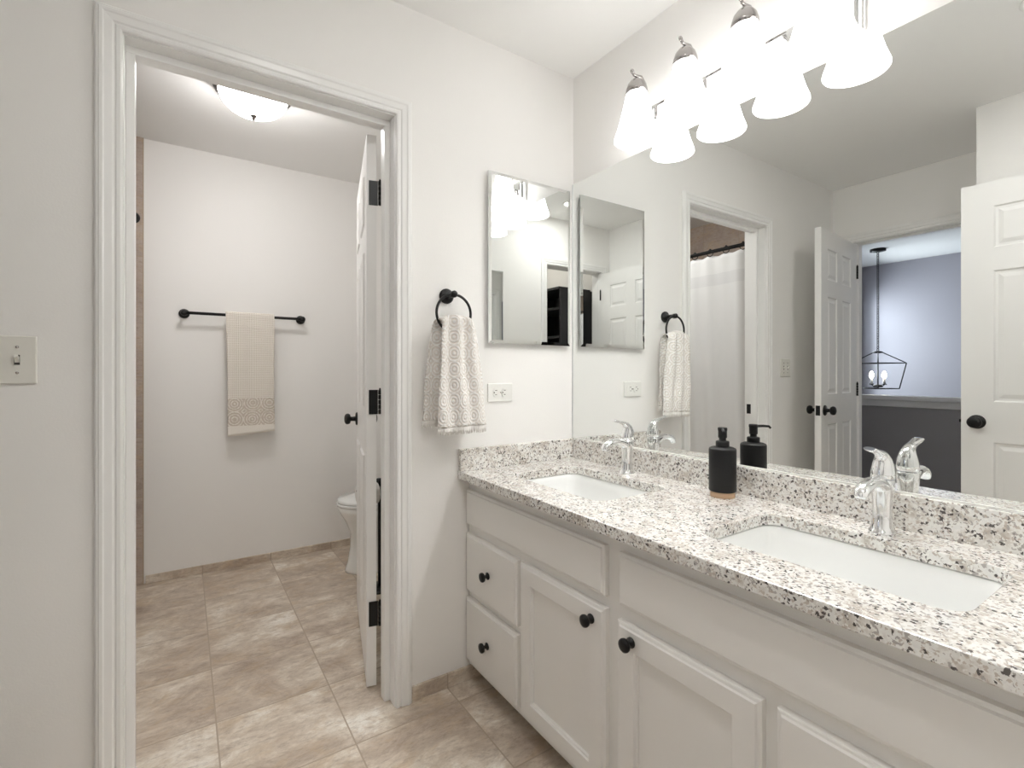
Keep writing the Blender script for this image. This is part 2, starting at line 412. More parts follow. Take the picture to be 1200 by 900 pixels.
# ---- tile base (stone baseboards)
def tb(name, bb, m):
    struct(name, bb, m, .0015)
b = B(); b.box(DR + .062, -.46, -.010, 0, 0, .052); tb('baseboard_back', b, BTILE)
b = B(); b.box(XA + .0, DL - .062, -.010, 0, 0, .052); tb('baseboard_back_left', b, BTILE)
b = B(); b.box(-1.60, 0, YB - .010, YB, 0, .045); tb('baseboard_far', b, BTILE)
b = B(); b.box(-.010, 0, WT, YB - .010, 0, .045); tb('baseboard_toilet_side', b, BTILEY)
b = B(); b.box(-1.80, -1.79, -1.60, -.91, 0, .052); tb('baseboard_left', b, BTILEY)
# shower surround tile
b = B(); b.box(-2.38, -2.372, WT, YB, .36, H); struct('wall_tile_long', b, STILE)
b = B(); b.box(-2.372, -1.608, YB - .008, YB, .0, H); struct('wall_tile_end', b, STILEX)
b = B(); b.box(-2.372, -1.608, WT, WT + .008, 0, H - .0); struct('wall_tile_near_end', b, STILEX)

# ------------------------------------------------------------------ doors
def panel_cell(b, x0, x1, z0, z1, y, s, steps):
    """nested rectangles: steps = [(inset, depth)...]; s = direction of depth"""
    rs = [[(x0 + i, y + s * d, z0 + i), (x1 - i, y + s * d, z0 + i), (x1 - i, y + s * d, z1 - i), (x0 + i, y + s * d, z1 - i)] for i, d in [(0, 0)] + steps]
    for p, q in zip(rs, rs[1:]):
        for k in range(4): b.face([p[k], p[(k + 1) % 4], q[(k + 1) % 4], q[k]])
    b.face(rs[-1])
def panelled(b, xs, zs, panels, y0, y1, steps, both=True):
    """slab from xs[0]..xs[-1], zs[0]..zs[-1]; cells in panels are moulded"""
    for (y, s, on) in ((y0, 1, True), (y1, -1, both)):
        for i in range(len(xs) - 1):
            for j in range(len(zs) - 1):
                if on and (i, j) in panels: panel_cell(b, xs[i], xs[i + 1], zs[j], zs[j + 1], y, s, steps)
                else: b.face([(xs[i], y, zs[j]), (xs[i + 1], y, zs[j]), (xs[i + 1], y, zs[j + 1]), (xs[i], y, zs[j + 1])])
    for i in range(len(xs) - 1):
        for z in (zs[0], zs[-1]): b.face([(xs[i], y0, z), (xs[i + 1], y0, z), (xs[i + 1], y1, z), (xs[i], y1, z)])
    for j in range(len(zs) - 1):
        for x in (xs[0], xs[-1]): b.face([(x, y0, zs[j]), (x, y0, zs[j + 1]), (x, y1, zs[j + 1]), (x, y1, zs[j])])
    bmesh.ops.remove_doubles(b.bm, verts=b.bm.verts, dist=1e-5)
def knob_mesh(axis, o):
    b = B(); b.lathe([(0, 0), (.032, 0), (.032, .004), (.028, .008), (.012, .010), (.0105, .028), (.013, .032), (.022, .034), (.0265, .042), (.0265, .050), (.022, .057), (.012, .061), (0, .062)], o, axis, 28); return b
def door(name, label, loc, rz, W, ysign, top=2.038, cut=.010, hinge_side=None):
    """local: hinge edge at x=0, leaf along +x, thickness from y=0 towards ysign"""
    t = thing(name, label, 'door', loc, rz, kind='structure')
    T = .035 * ysign
    st = .112; ms = .10; pw = (W - 2 * st - ms) / 2
    xs = [0, st, st + pw, st + pw + ms, W - st, W]; zs = [cut, .235, .845, 1.03, 1.63, 1.735, 1.925, top]
    b = B(); panelled(b, xs, zs, {(i, j) for i in (1, 3) for j in (1, 3, 5)}, 0, T, [(.006, .006), (.016, .0065), (.034, .0015)])
    obj('leaf', b, DOORP, t, world=False)
    for s, y in ((-1, 0), (1, T)) if ysign > 0 else ((1, 0), (-1, T)):
        obj('knob', knob_mesh((0, s, 0), (W - .056, y, .935)), BLACK, t, world=False)
    b = B(); b.box(W, W + .0015, T / 2 - .012, T / 2 + .012, .905, .965); b.tube([(W, T / 2, .935), (W + .009, T / 2, .935)], .008)
    obj('latch', b, BLACK, t, world=False)
    return t, T
def hinge(t, z, p, q0, q1, jl):
    """p: pin (local x,y); leaf plate on door edge from q0 to q1 (y), jl: jamb leaf box"""
    b = B(); b.box(-.003, .0, min(q0, q1), max(q0, q1), z - .045, z + .045)
    for k in range(5):
        zz = z - .045 + k * .018; b.tube([(p[0], p[1], zz + .0008), (p[0], p[1], zz + .0172)], .0062, 12)
    b.tube([(p[0], p[1], z + .045), (p[0], p[1], z + .052)], [.0045, .002], 10)
    b.box(p[0], -.001, p[1] - .002, p[1] + .002, z - .045, z + .045)
    obj('hinge', b, BLACK, t, world=False)
d1, T1 = door('door_1', 'white six-panel door standing open into the toilet room, black hinge edge facing the camera', (-.8665, .148, 0), R(76.5), .735, -1)
for z in (1.825, 1.055, .275): hinge(d1, z, (-.006, -.047), -.008, -.040, None)
d2, T2 = door('door_2', 'white six-panel entry door standing open beside the light switch, seen in the wall mirror', (-2.424, -.150, 0), R(-6.4), .664, 1)
for z in (1.85, 1.05, .25): hinge(d2, z, (-.004, -.006), .004, .028, None)
d3, T3 = door('door_3', 'white six-panel closet door at the right edge of the wall mirror', (-1.676, -1.598, 0), R(88.45), .71, 1)
for z in (1.85, 1.05, .25): hinge(d3, z, (-.004, -.006), .004, .028, None)

# ------------------------------------------------------------------ vanity cabinet
CXF = -.520            # face frame plane
VX = -.540             # door/drawer faces
VL = -1.618
van = thing('vanity_cabinet', 'long off-white painted vanity cabinet with black knobs under the granite top', 'cabinet', (-.27, -.81, 0))
b = B()
b.box(CXF, -.50, -.0, VL, .06, .765)                      # face frame (outer skin)
b.box(-.50, -.002, -.004, -.020, .06, .765); b.box(-.50, -.002, VL, VL + .016, .06, .765); b.box(-.50, -.002, -.020, VL + .016, .06, .076)
# front lip drops flush to the floor side
obj('carcass', b, CAB, van, bevel=.0015)
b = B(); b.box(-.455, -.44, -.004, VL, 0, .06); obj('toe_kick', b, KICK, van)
def cabknob(p):
    b = B(); b.lathe([(0, 0), (.0125, 0), (.0125, .003), (.006, .006), (.0055, .014), (.009, .017), (.0155, .019), (.0165, .023), (.0155, .0275), (.010, .030), (0, .031)], p, (-1, 0, 0), 24); return b
def front(name, y0, y1, z0, z1, knob=None, lab=None):
    """slab front with stepped/eased edge"""
    b = B(); ys, ye = sorted((y0, y1))
    rs = []
    for i, x in ((0, CXF), (0, VX + .006), (.003, VX + .0045), (.007, VX + .004), (.010, VX), ):
        rs.append([(x, ys + i, z0 + i), (x, ye - i, z0 + i), (x, ye - i, z1 - i), (x, ys + i, z1 - i)])
    for p, q in zip(rs, rs[1:]):
        for k in range(4): b.face([p[k], p[(k + 1) % 4], q[(k + 1) % 4], q[k]])
    b.face(rs[-1]); b.face(rs[0])
    bmesh.ops.remove_doubles(b.bm, verts=b.bm.verts, dist=1e-5)
    o = obj(name, b, CAB, van)
    if knob: obj('knob', cabknob((VX - .0002, knob[0], knob[1])), BLACK, o)
    return o
def cdoor(y0, y1, z0, z1, knob):
    ys, ye = sorted((y0, y1)); b = B()
    def rc(i, x): return [(x, ys + i, z0 + i), (x, ye - i, z0 + i), (x, ye - i, z1 - i), (x, ys + i, z1 - i)]
    rs = [rc(0, CXF), rc(0, VX + .006), rc(.003, VX + .0045), rc(.008, VX + .0035), rc(.011, VX), rc(.056, VX), rc(.058, VX + .005), rc(.062, VX + .006), rc(.064, VX + .0115)]
    for p, q in zip(rs, rs[1:]):
        for k in range(4): b.face([p[k], p[(k + 1) % 4], q[(k + 1) % 4], q[k]])
    b.face(rs[-1]); b.face(rs[0]); bmesh.ops.remove_doubles(b.bm, verts=b.bm.verts, dist=1e-5)
    o = obj('cabinet_door', b, CAB, van); obj('knob', cabknob((VX - .0002, knob[0], knob[1])), BLACK, o)
front('false_front', -.006, -.742, .594, .724)
front('drawer_front', -.006, -.347, .346, .560, (-.172, .452))
front('drawer_front', -.006, -.347, .085, .320, (-.168, .205))
cdoor(-.366, -.744, .085, .563, (-.697, .522))
front('false_front', -.790, -1.520, .594, .724)
cdoor(-.786, -1.150, .085, .556, (-.835, .522))
front('drawer_front', -1.178, -1.520, .346, .560, (-1.349, .452))
front('drawer_front', -1.178, -1.520, .085, .320, (-1.349, .205))

# ------------------------------------------------------------------ granite top with two cutouts
def rrect(x0, x1, y0, y1, r, n=6, z=0.):
    pts = []
    for cx, cy, a0 in ((x1 - r, y1 - r, 0), (x0 + r, y1 - r, 90), (x0 + r, y0 + r, 180), (x1 - r, y0 + r, 270)):
        for k in range(n + 1):
            a = R(a0 + 90 * k / n); pts.append((cx + r * math.cos(a), cy + r * math.sin(a), z))
    return pts
ZC = .795
SX0, SX1 = -.442, -.135
SINKS = ((-.625, -.160), (-1.412, -.945))
CF = -.570
b = B()
def slab_faces(z, flip):
    bm = b.bm
    xs = [CF, SX0 - .02, SX1 + .02, -.001]; ys = [VL, -1.432, -.925, -.645, -.140, -.001]
    for i in range(3):
        for j in range(5):
            if i == 1 and j in (1, 3):
                y0, y1 = SINKS[1] if j == 1 else SINKS[0]
                hole = rrect(SX0, SX1, y0, y1, .045, 6, z)
                X0, X1, Y0, Y1 = xs[1], xs[2], ys[j], ys[j + 1]
                n = 7
                outer = []
                for q, (hx, hy, _) in enumerate(hole):
                    k = q // 7; f = q % 7
                    c = [(X1, Y1), (X0, Y1), (X0, Y0), (X1, Y0)][k]
                    if f < 3: p = (c[0], hy) if k in (0, 2) else (hx, c[1])
                    elif f > 3: p = (hx, c[1]) if k in (0, 2) else (c[0], hy)
                    else: p = c
                    outer.append((p[0], p[1], z))
                for q in range(28):
                    b.face([outer[q], outer[(q + 1) % 28], hole[(q + 1) % 28], hole[q]])
            else: b.face([(xs[i], ys[j], z), (xs[i + 1], ys[j], z), (xs[i + 1], ys[j + 1], z), (xs[i], ys[j + 1], z)])
slab_faces(ZC, 0); slab_faces(ZC - .03, 1)
ys = [VL, -1.432, -.925, -.645, -.140, -.001]; xs = [CF, SX0 - .02, SX1 + .02, -.001]
for j in range(5):
    for x in (CF, -.001): b.face([(x, ys[j], ZC), (x, ys[j + 1], ZC), (x, ys[j + 1], ZC - .03), (x, ys[j], ZC - .03)])
for i in range(3):
    for y in (VL, -.001): b.face([(xs[i], y, ZC), (xs[i + 1], y, ZC), (xs[i + 1], y, ZC - .03), (xs[i], y, ZC - .03)])
for y0, y1 in SINKS:
    hA = rrect(SX0, SX1, y0, y1, .045, 6, ZC); hB = rrect(SX0, SX1, y0, y1, .045, 6, ZC - .03)
    for q in range(28): b.face([hA[q], hA[(q + 1) % 28], hB[(q + 1) % 28], hB[q]])
bmesh.ops.remove_doubles(b.bm, verts=b.bm.verts, dist=2e-5)
o = obj('granite_countertop', b, GRAN, bevel=.0025)
tag(o, 'speckled grey and cream granite countertop with two sink cutouts', 'countertop')
b = B(); b.box(-.021, -.001, VL, -.022, ZC, .877); tag(obj('backsplash', b, GRAN, bevel=.0015), 'long low granite backsplash under the wide wall mirror', 'backsplash')
b = B(); b.box(CF + .004, -.001, -.021, -.001, ZC, .877); tag(obj('backsplash', b, GRAN, bevel=.0015), 'short granite side splash on the wall below the outlet', 'backsplash')

# ------------------------------------------------------------------ sinks
def sink(y0, y1, label):
    yc = (y0 + y1) / 2; xc = (SX0 + SX1) / 2
    t = thing('sink_basin', label, 'sink', (xc, yc, .62), group='white undermount sinks')
    b = B(); rings = []
    def rr(i, r, z): return rrect(SX0 + i, SX1 - i, y0 + i, y1 - i, r, 6, z)
    rings = [rr(-.022, .06, ZC - .031), rr(-.004, .048, ZC - .031), rr(.000, .046, ZC - .034), rr(.006, .046, ZC - .060), rr(.022, .05, ZC - .130), rr(.040, .055, ZC - .150), rr(.075, .05, ZC - .158), rr(.12, .02, ZC - .160)]
    rings += [[(xc + (p[0] - xc) * .15, yc + (p[1] - yc) * .1, ZC - .162) for p in rr(.12, .02, 0)]]
    b.loft(rings, caps=False)
    b.face([p for p in rings[-1]])
    out = [rr(-.022, .06, ZC - .031), rr(-.022, .06, ZC - .045), rr(-.012, .06, ZC - .06), rr(.0, .06, ZC - .14), rr(.03, .06, ZC - .172), rr(.10, .03, ZC - .174)]
    b.loft(out, caps=False); b.face(out[-1])
    obj('bowl', b, PORC, t)
    b = B(); b.lathe([(0, ZC - .1585), (.010, ZC - .158), (.020, ZC - .1575), (.024, ZC - .160), (.024, ZC - .166), (0, ZC - .166)], (xc, yc, 0), n=28); obj('drain', b, CHROME, t)
sink(*SINKS[0], 'white rectangular undermount sink nearer the towel ring wall')
sink(*SINKS[1], 'white rectangular undermount sink in the near right part of the countertop')

# ------------------------------------------------------------------ faucets (front towards -x)
def faucet(loc, label):
    t = thing('faucet', label, 'faucet', loc, group='chrome lever faucets')
    def ell(cx, cz, rx, ry, tilt=0, n=20):
        return [(cx + rx * math.cos(a) * math.cos(tilt), ry * math.sin(a), cz + rx * math.cos(a) * math.sin(tilt)) for a in [2 * PI * k / n for k in range(n)]]
    b = B(); b.loft([ell(0, 0, .031, .027), ell(0, .004, .031, .027), ell(0, .007, .027, .024), ell(0, .02, .0225, .0205), ell(0, .045, .0195, .019), ell(.0, .075, .020, .020), ell(.001, .100, .0235, .0225), ell(.001, .118, .0245, .0235), ell(.001, .124, .0235, .0225)])
    obj('body', b, CHROME, t, world=False)
    # spout: slightly arched, flattened, flows out of the body
    b = B(); rings = []
    P = [(.004, .104, .0185, .0205), (-.016, .1115, .0165, .0200), (-.036, .1185, .0140, .0190), (-.056, .1215, .0125, .0180), (-.076, .1205, .0115, .0170), (-.094, .1155, .0110, .0162), (-.107, .1080, .0108, .0150), (-.1135, .0990, .0100, .0130), (-.1150, .0930, .0085, .0110)]
    for k, (x, z, rz_, ry) in enumerate(P):
        p0 = P[max(k - 1, 0)]; p1 = P[min(k + 1, len(P) - 1)]; tx, tz = p1[0] - p0[0], p1[1] - p0[1]; L = math.hypot(tx, tz); nx, nz = -tz / L, tx / L
        rings.append([(x + nx * rz_ * math.cos(a), ry * math.sin(a), z + nz * rz_ * math.cos(a)) for a in [2 * PI * j / 20 for j in range(20)]])
    b.loft(rings)
    obj('spout', b, CHROME, t, world=False)
    # handle: a tear-drop dome that sweeps up into a forward paddle lever
    b = B(); P = [(.002, .1255, .0235, .0235, 0), (.003, .138, .0245, .0240, .05), (.004, .154, .0215, .0215, .15), (.002, .168, .0165, .0175, .45), (-.005, .179, .0105, .0135, .95), (-.018, .1855, .0070, .0118, 1.25), (-.034, .1895, .0055, .0118, 1.42), (-.050, .193, .0050, .0128, 1.36), (-.064, .197, .0048, .0135, 1.30), (-.071, .199, .0042, .0120, 1.30)]
    b.loft([[(cx + rx * math.cos(a) * math.cos(tl), ry * math.sin(a), cz + rx * math.cos(a) * math.sin(tl)) for a in [2 * PI * j / 18 for j in range(18)]] for cx, cz, rx, ry, tl in P])
    obj('lever_handle', b, CHROME, t, world=False)
    return t
faucet((-.078, -.388, ZC), 'chrome single-lever faucet behind the sink nearer the towel ring')
faucet((-.083, -1.180, ZC), 'chrome single-lever faucet behind the nearer, right-hand sink')

# ------------------------------------------------------------------ soap dispenser
sd = thing('soap_dispenser', 'matte black cylinder soap dispenser with pump and pale wood base between the faucets', 'soap dispenser', (-.088, -.778, ZC), R(0))
b = B(); b.lathe([(0, 0), (.034, 0), (.0345, .001), (.0345, .017), (0, .017)], n=40); obj('wood_base', b, WOOD, sd, world=False)
b = B(); b.lathe([(0, .017), (.037, .017), (.0385, .019), (.0385, .140), (.0370, .1435), (.030, .147), (.019, .1485), (0, .1485)], n=48); obj('bottle', b, SOAPB, sd, world=False)
b = B(); b.lathe([(0, .147), (.0185, .147), (.0190, .149), (.0190, .163), (.017, .165), (.010, .165), (.010, .174), (.0085, .175), (0, .175)], n=32); obj('collar', b, SOAPB, sd, world=False)
b = B(); b.lathe([(0, .174), (.0115, .174), (.0125, .176), (.0125, .194), (.0135, .198), (.0135, .203), (.012, .205), (0, .205)], n=28)
dx, dy = -.80, -.60
b.tube([(0, 0, .199), (dx * .03, dy * .03, .2), (dx * .048, dy * .048, .1985), (dx * .053, dy * .053, .193)], [.0045, .0042, .0038, .0036], 12); obj('pump_head', b, SOAPB, sd, world=False)

# ------------------------------------------------------------------ wall mirror
wm = thing('wall_mirror', 'wide frameless wall mirror above the long backsplash', 'mirror', (-.003, -.81, .90))
b = B(); b.box(-.006, -.001, -1.612, -.004, .8785, 1.987)
b.bm.faces.ensure_lookup_table()
for f in b.bm.faces:
    f.normal_update()
    if f.calc_center_median().x > -.0055: f.material_index = 1
obj('mirror_glass', b, [MIRR, SEAM], wm)
b = B(); b.box(-.0095, -.006, -1.612, -.004, .8772, .8812); obj('caulk_bead', b, PLAST, wm)
b = B(); b.box(-.008, -.001, -.004, -.001, .8785, 1.987); obj('side_channel', b, CAULK, wm)

# ------------------------------------------------------------------ medicine cabinets
def medcab(label, x0, x1, ywall, s):
    """s=-1: door faces -y"""
    z0, z1 = 1.278, 1.946
    t = thing('medicine_cabinet', label, 'medicine cabinet', ((x0 + x1) / 2, ywall, z0), group='medicine cabinets')
    b = B(); b.box(x0 + .012, x1 - .012, min(ywall, ywall + s * .014), max(ywall, ywall + s * .014), z0 + .012, z1 - .012); obj('cabinet_box', b, CAULK, t)
    b = B(); i = .013
    yb = ywall + s * .0145; ye = ywall + s * .020; yf = ywall + s * .0225
    def rc(i, y): return [(x0 + i, y, z0 + i), (x1 - i, y, z0 + i), (x1 - i, y, z1 - i), (x0 + i, y, z1 - i)]
    rs = [rc(0, yb), rc(0, ye), rc(i, yf)]
    b.mi = 1
    for k in range(4): b.face([rs[0][k], rs[0][(k + 1) % 4], rs[1][(k + 1) % 4], rs[1][k]])
    b.face(rs[0]); b.mi = 0
    for k in range(4): b.face([rs[1][k], rs[1][(k + 1) % 4], rs[2][(k + 1) % 4], rs[2][k]])
    b.face(rs[2]); bmesh.ops.remove_doubles(b.bm, verts=b.bm.verts, dist=1e-5)
    obj('mirror_door', b, [MIRR, CAULK], t)
medcab('medicine cabinet hanging above the white outlet, beside the corner of the wide mirror', -.446, -.036, 0, -1)
medcab('medicine cabinet on the opposite wall, a thin sliver reflected in the other one', -.640, -.230, YE, 1)

# ------------------------------------------------------------------ outlet and switch
t = thing('wall_outlet', 'white horizontal duplex outlet below the medicine cabinet', 'outlet', (-.382, 0, 1.049), 0)
b = B(); b.box(-.440, -.325, -.006, 0, 1.049, 1.121); obj('cover_plate', b, PLAST, t, bevel=.002)
for cx in (-.4025, -.3625):
    b = B(); b.loft([[(cx + .0145 * sx_, y, 1.085 + .0165 * sz_) for sx_, sz_ in ((-1, -.6), (-1, .6), (-.6, 1), (.6, 1), (1, .6), (1, -.6), (.6, -1), (-.6, -1))] for y in (-.0062, -.0085)], smooth=False)
    r = obj('receptacle', b, PLAST, t)
    b = B(); b.box(cx - .006, cx + .003, -.0088, -.0084, 1.0925, 1.0950); b.box(cx - .006, cx + .002, -.0088, -.0084, 1.0755, 1.078); b.tube([(cx - .0105, -.0084, 1.085), (cx - .0105, -.0089, 1.085)], .0028, 10)
    obj('slot', b, SLOT, r)
b = B(); b.lathe([(0, .006), (.003, .006), (.003, .0068), (0, .007)], (-.3825, 0, 1.085), (0, -1, 0), 14); obj('screw', b, NICKEL, t)
t = thing('light_switch', 'white two-toggle switch plate left of the toilet room doorway', 'light switch', (-1.781, 0, 1.136))
b = B(); b.box(-1.839, -1.723, -.0065, 0, 1.136, 1.252); obj('cover_plate', b, PLASTG, t, bevel=.003)
for cx in (-1.758, -1.804):
    b = B(); b.box(cx - .005, cx + .005, -.0075, -.0063, 1.182, 1.206)
    r = obj('toggle_slot', b, SLOT, t)
    b = B(); b.loft([[(cx - .0042, -.006, 1.186), (cx + .0042, -.006, 1.186), (cx + .0042, -.006, 1.200), (cx - .0042, -.006, 1.200)], [(cx - .003, -.020, 1.200), (cx + .003, -.020, 1.200), (cx + .003, -.019, 1.2065), (cx - .003, -.019, 1.2065)]], smooth=False); obj('toggle', b, PLASTG, t)
    for zz in (1.163, 1.225):
        b = B(); b.lathe([(0, .0062), (.0034, .0062), (.003, .0076), (0, .0078)], (cx, 0, zz), (0, -1, 0), 14); obj('screw', b, NICKEL, t)

# ------------------------------------------------------------------ towel ring with hand towel
RX, RZ, RYP = -.618, 1.445, -.066
t = thing('towel_ring', 'black towel ring on the wall between doorway and medicine cabinet', 'towel ring', (RX, 0, RZ))
b = B(); b.lathe([(0, 0), (.027, 0), (.028, .003), (.028, .009), (.022, .013), (.013, .015), (.010, .020), (.0095, .055), (.0125, .058), (.0125, .072), (.009, .076), (0, .077)], (RX, 0, RZ), (0, -1, 0), 28); obj('mount', b, BLACK, t)
b = B(); b.torus((RX, RYP, RZ - .069), .068, .0048, 'y', 56, 12); obj('ring', b, BLACK, t)
t = thing('hand_towel', 'white fringed hand towel with raised medallion pattern hanging in the towel ring', 'towel', (RX + .02, -.07, .95))
def towel_layer(y_off, x_top, w_top, x_bot, w_bot, z_top, z_bot, amp, nf, ph, skew=0., NU=60, NV=50):
    rows = []
    for j in range(NV + 1):
        v = j / NV; e = v ** .75
        cx = x_top + (x_bot - x_top) * e; w_ = w_top + (w_bot - w_top) * e; a = amp * (1.0 - .35 * v)
        row = []
        for i in range(NU + 1):
            u = i / NU - .5
            fold = a * math.cos(2 * PI * nf * (u + .06 * math.sin(3 * v + ph)) + ph)
            x = cx + w_ * u + .004 * math.sin(9 * v + 5 * u + ph) * v
            y = y_off - fold - .010 * (1 - (2 * u) ** 2)
            z = z_top + (z_bot - z_top) * v + (0 if v else 0) + skew * u * v - .016 * (1 - v) ** 6 * (2 * abs(u)) ** 2
            row.append((x, y, z))
        rows.append(row)
    return rows
front_rows = towel_layer(-.092, RX + .006, .132, RX + .022, .198, 1.352, .972, .0105, 2.6, .6, .004)
back_rows = towel_layer(-.040, RX - .002, .128, RX - .012, .205, 1.352, .996, .008, 2.2, 2.1, .006)
b = B(); NU = 60
over = []
for k in range(1, 6):
    a = PI * k / 6
    over.append([((1 - (1 - math.cos(a)) / 2) * f[0] + (1 - math.cos(a)) / 2 * q[0], (1 - (1 - math.cos(a)) / 2) * f[1] + (1 - math.cos(a)) / 2 * q[1], f[2] + .016 * math.sin(a)) for f, q in zip(front_rows[0], back_rows[0])])
rows = front_rows[::-1] + over + back_rows
b.loft(rows, caps=False, closed=False)
obj('cloth', b, HTOWEL, t, solid=.006)
def fringe(rows_last, n, L, jit):
    b = B(); last = rows_last
    for k in range(n):
        f = (k + .5) / n * (len(last) - 1); i = int(f); q = f - i
        p = Vector(last[i]) * (1 - q) + Vector(last[min(i + 1, len(last) - 1)]) * q
        l = L * random.uniform(.8, 1.15); dx_ = random.uniform(-jit, jit); dy_ = random.uniform(-jit, jit)
        b.tube([p + Vector((0, 0, .002)), p + Vector((dx_ * .4, dy_ * .4, -l * .5)), p + Vector((dx_, dy_, -l))], [.0022, .002, .0012], 5)
    return b
fb = fringe(front_rows[-1], 84, .024, .003); obj('fringe', fb, FRINGE, t)
fb = fringe(back_rows[-1], 76, .024, .003); obj('fringe', fb, FRINGE, t)

# ------------------------------------------------------------------ vanity light
vl = thing('vanity_light', 'chrome bar light with four white bell shades above the wall mirror', 'light fixture', (0, -.757, 2.02))
b = B(); b.box(-.018, -.001, -1.118, -.396, 2.020, 2.128); b.box(-.028, -.018, -1.105, -.409, 2.035, 2.113); obj('back_plate', b, CHROME, vl, bevel=.006, seg=3)
first = None
for yy in (-.456, -.657, -.857, -1.058):
    if first is None:
        b = B(); x0 = -.1015
        b.tube([(-.026, yy, 2.068), (-.045, yy, 2.062), (-.058, yy, 2.075), (-.056, yy, 2.11), (-.054, yy, 2.150), (-.062, yy, 2.188), (-.082, yy, 2.206), (-.102, yy, 2.203), (-.116, yy, 2.204), (-.122, yy, 2.214)], [.009, .008, .0075, .007, .007, .007, .007, .006, .005, .004], 12)
        b.torus((-.124, yy, 2.213), .006, .003, 'y', 18, 8)
        b.lathe([(0, .0), (.016, 0), (.020, -.006), (.012, -.003)], (-.027, yy, 2.068), (1, 0, 0), 20)
        arm = obj('arm', b, NICKEL, vl)
        b = B(); b.lathe([(0, 2.194), (.012, 2.192), (.022, 2.186), (.031, 2.174), (.037, 2.156), (.0375, 2.140), (.034, 2.140), (.03, 2.158), (0, 2.168)], (x0, yy, 0), n=28); cup = obj('cup', b, NICKEL, arm)
        b = B(); b.lathe([(.0335, 2.150), (.037, 2.138), (.045, 2.10), (.056, 2.055), (.067, 2.015), (.074, 1.995), (.0775, 1.985), (.078, 1.979), (.0765, 1.977), (.0745, 1.984), (.071, 1.995), (.064, 2.015), (.053, 2.055), (.042, 2.10), (.034, 2.138), (.030, 2.148)], (x0, yy, 0), n=40); sh = obj('shade', b, SHADE, arm)
        b = B(); b.lathe([(0, 2.150), (.014, 2.148), (.014, 2.118), (.020, 2.10), (.029, 2.075), (.030, 2.058), (.024, 2.040), (.012, 2.030), (0, 2.027)], (x0, yy, 0), n=24); bl = obj('bulb', b, BULB, arm)
        first = (arm, yy)
    else:
        c = copy_tree(first[0], vl); c.location = Vector(first[0].location) + Vector((0, yy - first[1], 0))

# ------------------------------------------------------------------ toilet room: ceiling light
t = thing('ceiling_light', 'flush-mount ceiling light with glowing glass bowl and dark bronze rim in the toilet room', 'ceiling light', (-1.163, .835, H))
b = B(); b.lathe([(0, 0), (.150, 0), (.163, -.006), (.166, -.014), (.163, -.022), (.157, -.026), (.160, -.032), (.156, -.040), (.149, -.046), (.143, -.052), (.138, -.048), (.138, -.010), (0, -.008)], (-1.163, .835, H), n=56); obj('rim', b, BRONZE, t)
b = B(); b.lathe([(.1375, -.046), (.137, -.058), (.128, -.080), (.106, -.104), (.075, -.122), (.038, -.132), (0, -.135)], (-1.163, .835, H), n=56); obj('glass_bowl', b, DOME, t)
b = B(); b.lathe([(0, -.134), (.014, -.134), (.014, -.138), (.007, -.143), (.0085, -.150), (.004, -.156), (0, -.157)], (-1.163, .835, H), n=20); obj('finial', b, BRONZE, t)

# ------------------------------------------------------------------ towel bar and bath towel
t = thing('towel_bar', 'black towel bar on the far wall of the toilet room', 'towel bar', (-1.11, YB, 1.50))
BY = YB - .070
for x in (-1.423, -.803):
    b = B(); b.lathe([(0, 0), (.026, 0), (.027, .003), (.027, .009), (.021, .013), (.012, .016), (.0095, .022), (.0095, .058), (.015, .062), (.018, .070), (.015, .078), (.006, .084), (0, .084)], (x, YB, 1.500), (0, -1, 0), 28); obj('post', b, BLACK, t)
b = B(); b.tube([(-1.423, BY, 1.5), (-.803, BY, 1.5)], .0085, 16); obj('bar', b, BLACK, t)
t = thing('bath_towel', 'beige waffle towel with lace-patterned band hanging over the towel bar', 'towel', (-1.092, BY, .796))
def bt(yo, zb, xa, xb, amp, ph, skew=0):
    rows = []
    for j in range(41):
        v = j / 40; row = []
        for i in range(41):
            u = i / 40; x = xa + (xb - xa) * u + .004 * v * math.sin(4 * v + u * 3) + (.012 * v * (1 - u))
            row.append((x, yo + amp * math.sin(2 * PI * (1.5 * u) + ph) * (.3 + .7 * v) - .012 * v * (-1 if yo > BY else 1) * .0, 1.509 + (zb - 1.509) * v + skew * (u - .5) * v))
        rows.append(row)
    return rows
fr = bt(BY - .015, .800, -1.222, -.966, .003, .4, .018); bk = bt(BY + .015, .806, -1.220, -.967, .003, 1.5, .022)
ov = [[(f[0], BY - .015 * math.cos(PI * k / 6), 1.509 + .008 * math.sin(PI * k / 6)) for f in fr[0]] for k in range(1, 6)]
b = B(); b.loft(fr[::-1] + ov + bk, caps=False, closed=False); obj('cloth', b, BTOWEL, t, solid=.009)

# ------------------------------------------------------------------ toilet
TY = 1.275
t = thing('toilet', 'white toilet partly hidden behind the open toilet room door', 'toilet', (-.35, TY, 0))
def oval(cx, hw, fl, bl, z, n=36):
    """egg outline: front towards -x"""
    pts = []
    for k in range(n):
        a = 2 * PI * k / n; c, s_ = math.cos(a), math.sin(a)
        L = bl if c > 0 else fl
        pts.append((cx + L * c, TY + hw * s_ * (1 if c <= 0 else (1 - .12 * c)), z))
    return pts
b = B(); b.loft([oval(-.40, .128, .240, .24, 0), oval(-.40, .128, .240, .24, .015), oval(-.40, .120, .226, .235, .05), oval(-.40, .116, .212, .225, .14), oval(-.405, .122, .205, .21, .22), oval(-.42, .155, .222, .19, .30), oval(-.435, .182, .240, .20, .355), oval(-.44, .186, .245, .21, .385), oval(-.44, .180, .240, .205, .39)]); obj('bowl', b, PORC, t)
